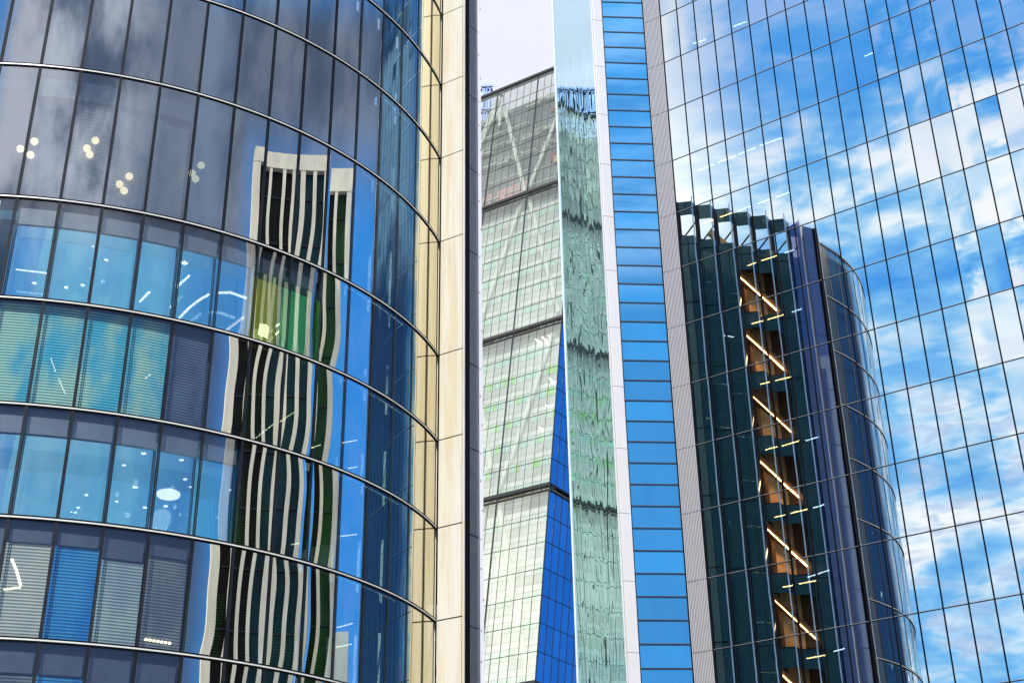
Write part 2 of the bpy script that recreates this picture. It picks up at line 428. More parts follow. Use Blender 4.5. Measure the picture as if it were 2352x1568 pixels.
for k in range(7): stripc([(333+k*9,1467+k*1.4),(338+k*9,1468+k*1.4)], .04, M['lamp_warm'], CR-.27)
for (x0, y0, x1, y1) in ((588,1005,630,972),(643,968,678,945),(716,1028,738,1020),(788,1016,822,1010),(800,1075,822,1071),(670,1250,690,1246),(780,1231,822,1226),(775,1440,812,1430),(772,1485,810,1478)):
    n = 6
    for k in range(n):
        t0, t1 = k/n, (k+.6)/n; stripc([(x0+(x1-x0)*t0, y0+(y1-y0)*t0), (x0+(x1-x0)*t1, y0+(y1-y0)*t1)], .022, M['lamp_warm'], CR-.2)
def colc(pts, w, mat, rad, nm='column'):
    stripc(pts, w, mat, rad, nm)
colc([(301,575),(287,709)], .09, M['lime'], CR-.8); colc([(318,600),(309,706)], .09, M['tealc'], CR-.8); colc([(350,706),(350,722)], .10, M['lime'], CR-.8)
colc([(244,1036),(227,1197)], .10, M['lime'], CR-.8); colc([(262,1033),(250,1199)], .13, M['tealc'], CR-.8)
colc([(604,750),(600,775)], .25, M['lamp_warm'], CR-.8, 'pendant_lamp')

# ---- the cream fin beside the curved glass
P1 = Vector((-3.41, 56.28, 0)); P2 = Vector((-2.18, 55.52, 0)); P3 = Vector((-2.105, 57.02, 0)); P4 = Vector((-1.58, 57.66, 0)); P5 = Vector((-1.535, 57.70, 0)); P6 = Vector((-1.405, 57.70, 0))
Zv = lambda z: Vector((0, 0, z))
def panel_strip(a, b, z0, z1, n, th, mb, m=0, g=.03):
    d = (b-a); L = d.length; d.normalize()
    mb.box(a+d*g+Zv(z0+g)-n*th, d*(L-2*g), n*th, Zv(z1-z0-2*g), m)
def nrm(a, b):                       # horizontal normal facing the camera side
    d = (b-a).normalized(); n = Vector((d.y, -d.x, 0)); return n if n.dot(-a) > 0 else -n
n12 = nrm(P1, P2); n34 = nrm(P3, P4); n46 = nrm(P4, P6); n23 = Vector((1, -.05, 0)).normalized()
for k in range(len(ROWS)-1):
    z1, z0 = ROWS[k], ROWS[k+1]
    mb = MB(); d = (P2-P1)
    panel_strip(P1+d*.03, P1+d*.925, z0, z1, n12, .05, mb); panel_strip(P1+d*.925, P2, z0, z1, n12, .05, mb, 0, .006)
    mb.build('cream_panel', M['beige'], LT)
    mb = MB(); panel_strip(P2+n12*-.055, P3, z0, z1, n23, .04, mb); mb.build('return_panel', M['bluegrey'], LT)
    mb = MB(); panel_strip(P3, P4, z0, z1, n34, .05, mb)
    dd = P4-P3
    for q in range(5):
        for e in (.12, .88):
            c_ = P3+dd*e+Zv(z0+(z1-z0)*(q+.5)/5); mb.tube(c_, c_+n34*.006, .012, 6)
    mb.build('charcoal_panel', M['charcoal'], LT)
    mb = MB(); panel_strip(P4+n46*.01, P6+n46*.01, z0, z1, n46, .05, mb, 0, .004)
    mb.build('edge_panel', M['palemetal'], LT)
    mb = MB(); h = z1-z0
    d6 = (P6-P4).normalized()
    for e in (.0, .33, .67):
        mb.box(P4+d6*(.03+.10*(e > .5))+n46*.005+Zv(z1-h*e-.10), d6*.045, n46*.02, Zv(.09 if e else .05))
    mb.build('edge_slot', M['rust'], LT)
mb = MB()
mb.box(P1+(P2-P1)*.02-n12*.5+Zv(0), (P2-P1)*.95, n12*.44, Zv(58.4)); mb.build('fin_core', M['gap'], LT)
mb = MB(); i0 = len(mb.V); pts = [P2-n12*.08-Vector((.08,0,0)), P3-Vector((.06,0,0)), P4-n34*.08, P6-n34*.08, Vector((-2.5,58.0,0)), Vector((-3.3,56.9,0))]
for p in pts: mb.V += [p+Zv(-1.7), p+Zv(58.4)]
for k in range(6): a, b = 2*k, 2*((k+1) % 6); mb.F.append((a, b, b+1, a+1)); mb.M.append(0)
mb.F.append(tuple(2*k+1 for k in range(6))); mb.M.append(0)
mb.build('fin_core', M['bluegrey'], LT)
mb = MB(); mb.box(P1-Vector((.05,.03,1.7)), Vector((.05,-.04,0)), Vector((.045,.04,0)), Zv(60)); mb.build('corner_trim', M['silver'], LT)
mb = MB(); mb.box(P1-Vector((.01,.08,1.7)), Vector((.03,-.02,0)), Vector((.03,.04,0)), Zv(60)); mb.build('corner_trim', M['gap'], LT)

# ---- the folded east side of the same tower (seen mirrored in the right-hand facade)
XF = -2.02; YS = 58.00; BAY = 1.65
SROW = [58.8, 54.85, 49.75, 44.6, 39.4, 34.2, 29.0, 23.8, 18.6, 13.4, 8.2, 3.0, -1.7]
NB = 9
for b in range(NB):
    y0 = YS+b*BAY; y1 = y0+BAY
    A = Vector((XF-.55, y0, 0)); Rg = Vector((XF, y0+BAY*.42, 0)); B = Vector((XF-.55, y1, 0))
    room = b in (1, 2)
    for k in range(len(SROW)-1):
        z1, z0 = SROW[k]-.03, SROW[k+1]+.03
        if z0 < 12: continue
        top = (k == 0)
        mb = MB()
        def leaf(a, c, za, zb, m): mb.quad(a+Zv(za), c+Zv(za), c+Zv(zb), a+Zv(zb), m)
        if top:
            leaf(A, Rg, z0, 55.6, 1); leaf(A, Rg, 57.5, z1, 1)
            leaf(Rg, B, z0, 55.6, 0); leaf(Rg, B, 57.5, z1, 0)
            mb.build('parapet_panel', [M['sawglass'], M['sawret']], LT)
        elif room:
            leaf(A, Rg, z1-1.35, z1, 1); leaf(Rg, B, z1-1.35, z1, 0)
            mb.build('glass_panel', [M['sawglass'], M['sawret']], LT)
        else:
            leaf(A, Rg, z0, z1, 1); leaf(Rg, B, z0, z1, 0)
            mb.build('glass_panel', [M['sawglass'], M['sawret']], LT)
    mb = MB(); mb.bar(Rg+Zv(12)+Vector((.03,0,0)), Rg+Zv(59.2)+Vector((.03,0,0)), .07, .07, (0,1,0)); mb.build('ridge_trim', M['ridge'], LT)
    mb = MB(); mb.bar(A+Zv(12), A+Zv(58.8), .06, .06, (0,1,0)); mb.build('valley_trim', M['gap'], LT)
for k in range(1, len(SROW)-1):
    z = SROW[k]
    if z < 12: continue
    mb = MB()
    for b in range(NB):
        y0 = YS+b*BAY; mb.bar(Vector((XF-.55, y0, z)), Vector((XF, y0+BAY*.42, z)), .05, .06); mb.bar(Vector((XF, y0+BAY*.42, z)), Vector((XF-.55, y0+BAY, z)), .05, .06)
    mb.build('floor_joint', M['gap'], LT)
# lit stair rooms, one per storey
ya, yb = YS+BAY-.1, YS+3*BAY+.1
for k in range(1, 8):
    z1, z0 = SROW[k], SROW[k+1]
    mb = MB(); X1, X2 = XF-.62, XF-2.6
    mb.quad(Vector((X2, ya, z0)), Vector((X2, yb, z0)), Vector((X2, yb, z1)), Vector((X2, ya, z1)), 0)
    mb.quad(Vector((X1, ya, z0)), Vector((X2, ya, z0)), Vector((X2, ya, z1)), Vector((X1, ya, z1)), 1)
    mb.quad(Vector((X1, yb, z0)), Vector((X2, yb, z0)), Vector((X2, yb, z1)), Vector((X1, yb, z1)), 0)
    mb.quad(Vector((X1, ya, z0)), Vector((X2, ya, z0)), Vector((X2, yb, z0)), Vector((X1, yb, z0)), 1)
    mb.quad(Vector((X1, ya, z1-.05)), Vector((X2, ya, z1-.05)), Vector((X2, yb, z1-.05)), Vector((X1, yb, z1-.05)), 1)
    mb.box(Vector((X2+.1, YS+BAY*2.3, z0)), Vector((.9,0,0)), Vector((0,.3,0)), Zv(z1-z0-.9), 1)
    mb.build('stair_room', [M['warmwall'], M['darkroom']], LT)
    mb = MB(); mb.bar(Vector((XF-1.0, yb-.15, z1-1.5)), Vector((XF-1.0, ya+.1, z0+.9)), .05, .07); mb.build('stair_light', M['strip_warm'] if k not in (3, 6) else M['strip_dim'], LT)
    mb = MB(); mb.bar(Vector((XF-1.0, yb-.1, z1-1.4)), Vector((XF-1.0, ya+.1, z0+1.05)), .9, .10); mb.build('stair_flight', M['darkroom'], LT)
mb = MB()
for (a, b) in (((XF-2.2, 62.3, 49.8), (XF-2.2, 62.3, 50.35)),): mb.tube(a, b, .28, 14)
mb.build('planter', M['white'], LT)
mb = MB(); rd = random.Random(3)
for k in range(60):
    p = Vector((XF-2.2, 62.3, 50.4)); q = p+Vector((rd.uniform(-.5,.5), rd.uniform(-.55,.55), rd.uniform(.4,1.7))); w = Vector((0,.10,.05))
    mb.quad(p, p+w*.4, q+w, q)
mb.build('house_plant', M['darkgreen'], LT)
# inner wall behind the folded glass, roof frame
mb = MB(); mb.box(Vector((XF-3.2, YS-.3, -1.7)), Vector((.3,0,0)), Vector((0,NB*BAY+.3,0)), Zv(56.5)); mb.build('inner_wall', M['gap'], LT)
mb = MB()
for b in range(NB+1):
    y = YS+b*BAY; mb.bar(Vector((XF-.6, y, 55.5)), Vector((XF-.6, y, 58.3)), .22, .3, (0,1,0)); mb.bar(Vector((XF-.6, y, 57.5)), Vector((XF-4.2, y+.6, 56.2)), .08, .12)
mb.bar(Vector((XF-2.4, YS, 57.0)), Vector((XF-2.4, YS+NB*BAY, 57.0)), .08, .08)
mb.build('roof_frame', M['mull'], LT)
mb = MB(); mb.bar(Vector((XF-1.2, YS+2.3*BAY, 54.6)), Vector((XF-1.2, YS+4.2*BAY, 57.0)), .35, .5); mb.build('roof_stair', M['warmwall'], LT)

# ================================================================== THE RIGHT-HAND TOWER
RT = thing('mirror_glass_tower', 'tall tower with sky mirroring glass facade, ribbed grey edge and blue glass strip', 'office tower')
E0 = Vector((17.32684, 70.80291, 60.39444)); EA = Vector((1.07334, -.749159, 0)); FH = 4.1
def RP(k, j): return E0+EA*k+Zv(-FH*j)
nR = Vector((EA.y, -EA.x, 0)).normalized()
if nR.dot(E0) > 0: nR = -nR
KMAX = 12.55
rp = []
for j in range(-4, 15):
    for k in range(-6, 13):
        rp.append((k, j))
vis = lambda b: (b[0]-2)**2*1.2+(b[1]-6)**2
inview = [b for b in rp if -1 <= b[1] <= 11]
inview.sort(key=lambda b: -(b[0]+6)*1.0-(b[1])*.9)
own = set(inview[:100]); ST = []
for (k, j) in rp:
    rd = random.Random(k*101+j*7+5)
    k1 = min(k+1, KMAX)
    calm = j > -1 and k < 4.5+j*.4; q = .02 if calm else .30; wv = .008 if calm else .05; t1, t2 = rd.uniform(-q, q), rd.uniform(-q, q); pa = rd.uniform(.0, .035) if calm else rd.uniform(.22, .60); sg = rd.choice((-1, 1))
    V = []; N = []; Fc = []; nu, nv = 6, 8
    for b in range(nv+1):
        for a in range(nu+1):
            u, v = a/nu, b/nv
            V.append(RP(k+(k1-k)*u, j+1-v))
            du = t1+pa*sg*math.sin(PI*(u-.5))*(.8+.5*math.sin(3*v+k))+wv*math.sin(2*PI*v+k); dv = t2+pa*math.sin(PI*(v-.5))*1.4*sg
            n = nR+EA.normalized()*R_(du)+Vector((0,0,1))*R_(dv); N.append(n.normalized())
    for b in range(nv):
        for a in range(nu):
            q = b*(nu+1)+a; Fc.append((q, q+1, q+nu+2, q+nu+1))
    w = mesh_obj('window', V, Fc, M['glassR'], None, normals=N)
    if (k, j) in own: w.parent = RT
    else: ST.append(w)
merge(ST, 'window_field', RT)
ztop, zbot = RP(0, -4).z, -1.7
ea = EA.normalized()
for k in range(-6, 14):
    kk = min(k, KMAX); p = RP(kk, 0); p.z = 0; mb = MB()
    mb.box(p+Zv(zbot)-ea*.04+nR*-.15, ea*.08, nR*.17, Zv(ztop-zbot)); mb.build('mullion', M['mullR'], RT)
for j in range(-4, 15):
    a, b = RP(-6, j), RP(KMAX, j); mb = MB()
    mb.box(a-Zv(.05)+nR*-.1, b-a, nR*.112, Zv(.05), 1); mb.box(a+nR*-.1, b-a, nR*.118, Zv(.022), 0); mb.build('transom', [M['lineR'], M['mullR']], RT)
# closed back and slabs
mb = MB(); a = RP(-6, 0); a.z = zbot; b = RP(KMAX, 0); b.z = zbot
mb.box(a-nR*4.0, b-a, -nR*.3, Zv(ztop-zbot)); mb.box(b-nR*.06, -nR*14, ea*.2, Zv(ztop-zbot)); mb.build('core_wall', M['core'], RT)
for j in range(-4, 15):
    a, b = RP(-6, j), RP(KMAX, j); mb = MB(); mb.box(a-nR*.35-Zv(.25), b-a, -nR*3.6, Zv(.3)); mb.build('floor_slab', M['slab'], RT)
# strip lights inside, seen through the mirror glass
zz = lambda x, y: (1521.7+.19775*x, 436.4+.19775*y)
strips = [(zz(455,393), zz(593,343), 1), (zz(663,318), zz(808,265), 1), (zz(880,240), zz(1022,188), 0), (zz(1098,162), zz(1245,108), 0), (zz(1320,82), zz(1470,30), 0),
          (zz(1418,733), zz(1530,692), 0), (zz(1503,1417), zz(1617,1380), 0),
          ((1565,57),(1590,47),0), ((1600,42),(1625,31),0), ((1683,62),(1715,50),0), ((1592,101),(1622,91),0), ((1602,393),(1640,378),0), ((1648,374),(1690,358),0), ((1697,354),(1735,340),0), ((1745,335),(1796,317),0),
          ((1880,1003),(1850,1012),0), ((1893,1158),(1868,1166),0), ((1855,1325),(1905,1308),0), ((1915,1495),(1940,1488),0), ((1662,770),(1685,774),0), ((1985,130),(2010,120),0)]
c3 = lambda x, y: (1493+.50043*x, 344.5+.50043*y)
c4 = lambda x, y: (1493+.50043*x, 784.4+.50043*y)
strips += [(zz(985,880), zz(1090,842), 2), (zz(1148,822), zz(1328,762), 2)]+[(c3(a,b), c3(c,d), 2) for a,b,c,d in ((465,797,520,783),(540,778,617,755),(505,1075,550,1064),(575,1058,648,1040),(530,1375,585,1360),(605,1357,687,1333))]+[(c4(a,b), c4(c,d), 2) for a,b,c,d in ((572,805,620,794),(645,787,725,767),(610,1125,655,1117),(683,1110,763,1095),(720,1452,805,1437))]
for a, b, wm in strips:
    mb = MB(); p = on_plane(*a, E0-nR*1.6, nR); q = on_plane(*b, E0-nR*1.6, nR); mb.bar(p, q, .05, .05)
    mb.build('ceiling_light', M['strip_white'] if not wm else M['strip_warm'], RT)

G0 = Vector((9.785, 76.0, 0)); G1 = RP(-6, 0); G1.z = 0
B0 = Vector((6.83, 75.76, 0)); W0 = Vector((6.125, 75.48, 0)); W1 = Vector((6.80, 75.70, 0))
dg = (G1-G0).normalized()
for j in range(-4, 15):
    zt = RP(0, j).z; zb = zt-FH
    # ribbed edge cladding
    mb = MB(); L = (G1-G0).length-.05; n = 13
    prof = []
    for i in range(n):
        x0 = .02+L*i/n; w = L/n
        prof += [(x0, 0), (x0+w*.5, 0), (x0+w*.55, -.07), (x0+w*.95, -.07)]
    prof.append((.02+L, 0)); i0 = len(mb.V)
    for (x, d) in prof: mb.V += [G0+dg*x+nR*d+Zv(zb+.015), G0+dg*x+nR*d+Zv(zt-.015)]
    for i in range(len(prof)-1): mb.F.append((i0+2*i, i0+2*i+2, i0+2*i+3, i0+2*i+1)); mb.M.append(0)
    mb.build('ribbed_panel', M['rib'], RT)
    # white satin cladding with a rolled left edge
    nW = nrm(W0, W1); dW = (W1-W0).normalized(); LW = (W1-W0).length; mb = MB()
    pr = [(-.02, -.30), (0, -.06), (.025, -.015), (.07, 0), (LW, 0), (LW, -.2)]; i0 = 0
    for (x, d) in pr: mb.V += [W0+dW*x+nW*d+Zv(zb+.012), W0+dW*x+nW*d+Zv(zt-.012)]
    for i in range(len(pr)-1): mb.F.append((2*i, 2*i+2, 2*i+3, 2*i+1)); mb.M.append(0)
    mb.build('white_panel', M['white'], RT)
mb = MB(); mb.box(G0-nR*.05+Zv(zbot), G1-G0, -nR*.3, Zv(ztop-zbot)); nW = nrm(W0, W1)
mb.box(W0+Vector((.02,.04,zbot)), (W1-W0), Vector((0,.3,0)), Zv(ztop-zbot)); mb.build('cladding_core', M['gap'], RT)
dB = (Vector((9.74, 75.98, 0))-B0).normalized(); LB = (Vector((9.74, 75.98, 0))-B0).length; nB = nrm(B0, B0+dB)
for i in range(-12, 42):
    z = RP(0, 0).z-.84-FH/3*i
    if z < 2: break
    V = []; N = []; Fc = []; rd = random.Random(i+900); t = rd.uniform(-.3, .3)
    for b in range(5):
        for a in range(7):
            u, v = a/6, b/4; V.append(B0+dB*LB*u+Zv(z+FH/3*v)-nB*.06)
            N.append((nB+dB*R_(t+.5*math.sin(PI*(u-.5)))+Zv(1)*R_(.4*math.sin(PI*(v-.5)))).normalized())
    for b in range(4):
        for a in range(6): q = b*7+a; Fc.append((q, q+1, q+8, q+7))
    mesh_obj('strip_window', V, Fc, M['glassB'], RT, normals=N)
    mb = MB(); mb.box(B0+Zv(z-.04)-nB*.1, dB*LB, nB*.09, Zv(.055)); mb.box(B0+Zv(z+.015)-nB*.1, dB*LB, nB*.09, Zv(.012), 1)
    mb.build('ledge', [M['ledge'], M['mull_lt']], RT)
for p in (B0-dB*.03, B0+dB*(LB-.01)):
    mb = MB(); mb.box(p+Zv(zbot)-nB*.25, dB*.055, nB*.26, Zv(ztop-zbot)); mb.build('side_gasket', M['gap'], RT)
# the long narrow mirror wall running away from the white edge
ph = R_(-2.32); dD = Vector((math.sin(ph), math.cos(ph), 0)); nD = Vector((-dD.y, dD.x, 0)); LD = 32.6; NP_ = 22
DW0 = W0+Vector((-.03, .0, 0))
dp = []
for j in range(-14, 12):
    for i in range(NP_): dp.append((i, j))
dp.sort(key=lambda b: (b[1] < -1 or b[1] > 10, b[0]))
ST = []
for q_, (i, j) in enumerate(dp):
    rd = random.Random(i*53+j*11+3); zt = RP(0, j).z; zb = zt-FH; w = LD/NP_
    t1 = rd.gauss(0, .06)+random.Random(i*7+1).gauss(0, .24); t2 = rd.gauss(0, .02); pa = rd.uniform(-.22, .22); pb = rd.uniform(.1, .35)
    V = []; N = []; Fc = []; nu, nv = 4, 8; f1 = rd.uniform(1, 2.4); p1 = rd.uniform(0, 6)
    for b in range(nv+1):
        for a in range(nu+1):
            u, v = a/nu, b/nv; V.append(DW0+dD*(w*(i+u))+Zv(zb+FH*v))
            du = t1+pa*(u-.5)*2+.06*math.sin(f1*PI*v+p1); dv = t2+pb*(v-.5)*.2+.01*math.sin(3*PI*v+p1*2)
            N.append((nD+dD*R_(du)+Zv(1)*R_(dv)).normalized())
    for b in range(nv):
        for a in range(nu): q = b*(nu+1)+a; Fc.append((q, q+nu+1, q+nu+2, q+1))
    o = mesh_obj('side_window', V, Fc, M['glassD'], None, normals=N)
    if q_ < 100: o.parent = RT
    else: ST.append(o)
merge(ST, 'side_window_field', RT)
mb = MB(); mb.box(DW0+dD*LD+Zv(zbot), dD*.15, nD*.12, Zv(ztop+42-zbot)); mb.build('side_edge_trim', M['palemetal'], RT)
mb = MB(); mb.box(DW0+dD*2.6-nD*.3+Zv(zbot), dD*(LD-2.6), -nD*8, Zv(ztop+42-zbot)); mb.build('side_core', M['core'], RT)

# ================================================================== THE SLOPING TOWER IN THE MIDDLE
HT = thing('wedge_glass_tower', 'distant sloping glass tower with pale green floors and white diagonal braces in the middle', 'office tower')
H0 = Vector((7.36609, 175.97171, 94.90006)); h1 = Vector((-.848859, .52862, 0)); hs = Vector((.0934289, .1500282, .9842574)); h2 = Vector((.52862, .848859, 0))
hn = Vector((-.520298, -.835495, .176741))
PW = 8.3346/6; T0, T1, T3, T4 = 55.4626, 28.0, -28.0763, -56.0114
VB = [T0, T1, 0, T3, T4, T4-28]
def HP(u, v, d=0.0): return H0+h1*u+hs*v-hn*d
BH = 1.25
hp = []
for t in range(5):
    vt, vb = VB[t]-(BH if t else .7), VB[t+1]
    for r in range(7):
        for c in range(0, 34): hp.append((t, r, c, vb+(vt-vb)*r/7, vb+(vt-vb)*(r+1)/7))
def hkey(b):
    t, r, c = b[0], b[1], b[2]
    x, lim = c, (5.4+[4.5, 4.5, 4.0, 3.4, 3][t]+2)
    return (c > 9, -t if t < 4 else 9, r)
hp.sort(key=hkey)
ST = []
for q_, (t, r, c, va, vb_) in enumerate(hp):
    rd = random.Random(q_); a = R_(rd.uniform(-.3, .3)); b = R_(rd.uniform(-.3, .3)); n = (hn+h1*a+hs*b).normalized()
    V = [HP((c+1)*PW, va), HP(c*PW, va), HP(c*PW, vb_), HP((c+1)*PW, vb_)]
    o = mesh_obj('glass_panel', V, [(0,1,2,3)], M['glassH'], None, normals=[n]*4)
    if q_ < 100: o.parent = HT
    else: ST.append(o)
merge(ST, 'glass_panel_field', HT)
for t in range(5):
    vt, vb = VB[t]-(BH if t else .7), VB[t+1]
    for r in range(0, 8):
        v = vb+(vt-vb)*r/7; mb = MB(); mb.box(HP(0, v-.035), h1*47, hn*.06, hs*.07); mb.build('transom', M['Hmull'], HT)
    # vented gap between tiers: black frame lines, tan blades, pale blocks
    mb = MB(); v0 = VB[t]-(BH if t else .7); hh = BH if t else .7
    mb.box(HP(-.1, v0, .5), h1*47, -hn*.1, hs*hh, 0)
    mb.box(HP(-.15, v0+hh-.52, .0), h1*47, hn*.22, hs*.50, 0)
    mb.box(HP(-.15, v0+.02, .0), h1*47, hn*.12, hs*.22, 0)
    if t: mb.box(HP(0, v0+.36, .3), h1*47, hn*.2, hs*.12, 1)
    for c0 in ((1.2, 7.0, 13.0, 19, 25) if t else (6.9, 9.6, 12.5)):
        for e in range(3):
            mb.box(HP((c0+e*.95-1.1)*PW, v0+.18, .25), h1*(.7*PW), hn*.15, hs*.34, 2)
    # same gap round the corner
    mb.box(HP(0, v0+hh-.28)+h2*0-h1*.12, h2*22, h1*.2, hs*.24, 0); mb.box(HP(0, v0+.02)-h1*.12, h2*22, h1*.2, hs*.12, 0)
    mb.box(HP(0, v0)+h1*.5, h2*22, h1*.1, hs*hh, 0)
    if t: mb.box(HP(0, v0+.34)-h1*.02, h2*22, h1*.2, hs*.10, 1)
    mb.build('vent_band', [M['Hbold'], M['tan'], M['Hw4']], HT)
for c in range(0, 35):
    bold = c % 6 == 0 and c > 0
    mb = MB(); w = .16 if bold else .055; mb.box(HP(c*PW-w/2, VB[-1]), h1*w, hn*(.16 if bold else .08), hs*(T0-VB[-1])); mb.build('mullion', M['Hbold'] if bold else M['Hmull'], HT)
mb = MB(); mb.box(HP(-.08, VB[-1])-h1*.06, h1*.14, hn*.14, hs*(T0-VB[-1])); mb.build('corner_post', M['Hbold'], HT)
# lining behind the glass: floor edges, window strips, backing
for t in range(5):
    vt, vb = VB[t]-(BH if t else .7), VB[t+1]; H = (vt-vb)/7
    for r in range(7):
        v = vb+H*r; mb = MB(); top = t == 0; rd = random.Random(t*10+r)
        if not (top and r == 6):
            mb.quad(HP(0, v, 1.6), HP(47, v, 1.6), HP(47, v+H, 1.6), HP(0, v+H, 1.6), 4 if top else 0)
            mb.box(HP(0, v+H*.46, 1.58), h1*47, hn*.05, hs*(H*.20 if not top else H*.07), 5 if top else 1)
        if not top:
            for c in range(0, 34):
                run = rd.random()
                for e in range(2):
                    x = (c+.08+e*.47)*PW
                    q = rd.random(); 
                    lively = t in (2,) and 1 <= r <= 5
                    if lively: m_ = 7 if (q < .45 and (c+r*2) % 7 > 1) else 6 if q < .7 else 8
                    elif t == 1: m_ = 6 if q < .5 else 9
                    elif t == 2: m_ = 6 if q < .6 else 8
                    else: m_ = 9 if q < .8 else 6
                    if rd.random() < .08: continue
                    mb.quad(HP(x, v+H*.06, 1.5), HP(x+PW*.40, v+H*.06, 1.5), HP(x+PW*.40, v+H*.40, 1.5), HP(x, v+H*.40, 1.5), m_)
        mb.build('floor', [M['Hback'], M['Hslab'], M['Hw1'], M['Hw2'], M['Hback_dk'], M['Hslab_dk'], M['Hw1'], M['Hw2'], M['Hw3'], M['Hw4']], HT)
# braces one storey-tier tall
l1 = lambda x, y: (1079.53+.29297*x, 137.8+.29297*y)
l2 = lambda x, y: (1079.53+.29297*x, 597.2+.29297*y)
l3 = lambda x, y: (1079.53+.32632*x, 1056.6+.32632*y)
HB = HP(0, 0, 1.0)
def uv(x, y):
    p = on_plane(x, y, HB, hn)-HB; v = p.z/hs.z; return p.dot(h1), v
for a, b in ((l1(245,262), l1(432,1030)), (l1(705,400), l1(468,1000)), (l1(205,340), l1(85,640)), (l1(238,380), l1(238,520)),
             (l1(465,1085), l2(695,410)), (l1(415,1090), l2(105,420)), (l2(655,575), l2(320,1568)), (l2(95,1150), l3(150,60)), (l3(205,310), l3(420,1560)), (l3(262,40), l3(200,220)), (l3(110,330), l3(30,760))):
    ua, va = uv(*a); ub, vb2 = uv(*b)
    mb = MB(); mb.bar(HP(ua, va, .9), HP(ub, vb2, .9), .62, .3, hn); mb.build('brace', M['brace'], HT)
for ua, va, ub, vb2 in ((16.7,54,25,29),(33.4,54,25,29),(25,27,16.7,1),(25,27,33.4,1),(16.7,-1,25,-27),(33.4,-1,25,-27),(41,27,33.4,1),(41,-1,33.4,-27)):
    mb = MB(); mb.bar(HP(ua, va, .9), HP(ub, vb2, .9), .62, .3, hn); mb.build('brace', M['brace'], HT)
# plant in the top tier: pipes, pink louvres, coloured units
rd = random.Random(11)
for r in range(6):
    vt, vb = T0-.7, T1; H = (vt-vb)/7; v = vb+H*r
    for e in range(3):
        if r in (2, 3, 5) or e == 0:
            mb = MB(); k = 0.0
            vv = v+H*(.60+.13*e)
            while k < 30:
                L = rd.uniform(1.5, 5)
                if rd.random() < .8: mb.tube(HP(k, vv, 1.1), HP(k+L, vv+rd.uniform(-.05,.05), 1.1), rd.choice((.10,.16,.24)), 7)
                k += L+rd.uniform(.2, 1.6)
            mb.build('pipe', M['pipe'], HT)
def hbox(x0, y0, x1, y1, m, nm, d=1.25):
    ua, va = uv(x0, y0); ub, vb2 = uv(x1, y1); mb = MB(); u0, u1 = min(ua, ub), max(ua, ub); v0, v1 = min(va, vb2), max(va, vb2)
    mb.box(HP(u0, v0, d), h1*(u1-u0), -hn*.15, hs*(v1-v0)); mb.build(nm, m, HT)
for (x0, x1, y0, y1) in ((91,125,1075,1140),(130,165,1055,1120),(210,265,1020,1085),(272,325,1000,1065),(330,385,975,1045),(390,440,955,1020)):
    a = l1(x0, y0); b = l1(x1, y1); hbox(*a, *b, M['pink'], 'louvre')
for (x0, x1, y0, y1, k_) in ((625,650,725,780,'red'),(652,675,745,785,'yellow'),(630,650,372,390,'red'),(515,540,775,795,'red')):
    a = l1(x0, y0); b = l1(x1, y1); hbox(*a, *b, M[k_], 'plant_unit')
# office strip lights near the glass
for (x0, y0, x1, y1, cv) in ((512,618,550,645,0),(566,603,600,632,0),(612,588,640,612,0),(617,922,652,952,0),(592,1135,615,1150,0),(540,1308,575,1330,0)):
    a = on_plane(*l2(x0, y0), HP(0,0,.9), hn); b = on_plane(*l2(x1, y1), HP(0,0,.9), hn); mb = MB(); mb.bar(a, b, .09, .09); mb.build('office_light', M['lamp'], HT)
# blue side round the corner
ST = []; sp = []
for t in range(5):
    vt, vb = VB[t]-(BH if t else .7), VB[t+1]
    for r in range(7):
        for c in range(12): sp.append((t, r, c, vb+(vt-vb)*r/7, vb+(vt-vb)*(r+1)/7))
SW = 1.75
sp.sort(key=lambda b: (b[0] != 3, b[0] != 2, b[2] > 7))
def HS(c, v, d=0.0): return H0+hs*v+h2*(c*SW)+h1*d
for q_, (t, r, c, va, vb_) in enumerate(sp):
    rd = random.Random(q_+5000); n = (-h1+h2*R_(rd.uniform(-.6,.6))+Zv(1)*R_(rd.uniform(-.5,.5))).normalized()
    o = mesh_obj('side_glass_panel', [HS(c, va), HS(c+1, va), HS(c+1, vb_), HS(c, vb_)], [(0,1,2,3)], M['glassHs'], None, normals=[n]*4)
    if q_ < 100: o.parent = HT
    else: ST.append(o)
merge(ST, 'side_glass_panel_field', HT)
for c in range(1, 13):
    mb = MB(); mb.box(HS(c, VB[-1])-h2*.03, h2*.06, -h1*.06, hs*(T0-VB[-1])); mb.build('side_mullion', M['Hbold'], HT)
for t in range(5):
    vt, vb = VB[t]-(BH if t else .7), VB[t+1]
    for r in range(1, 7):
        v = vb+(vt-vb)*r/7; mb = MB(); mb.box(HS(0, v), h2*21, -h1*.05, hs*.06); mb.build('side_transom', M['Hbold'], HT)
# body
mb = MB()
for t in range(1):
    a, b, c_, d_ = HP(0.3, VB[-1], 2.2), HP(46.8, VB[-1], 2.2), HP(46.8, T0-4.6, 2.2), HP(.3, T0-4.6, 2.2)
    e = h2*20
    for f in ((a, b, c_, d_), (a+e, b+e, c_+e*.2, d_+e*.2), (b, b+e, c_+e*.2, c_), (d_, c_, c_+e*.2, d_+e*.2)): mb.quad(*f)
mb.build('tower_body', M['Hback_dk'], HT)

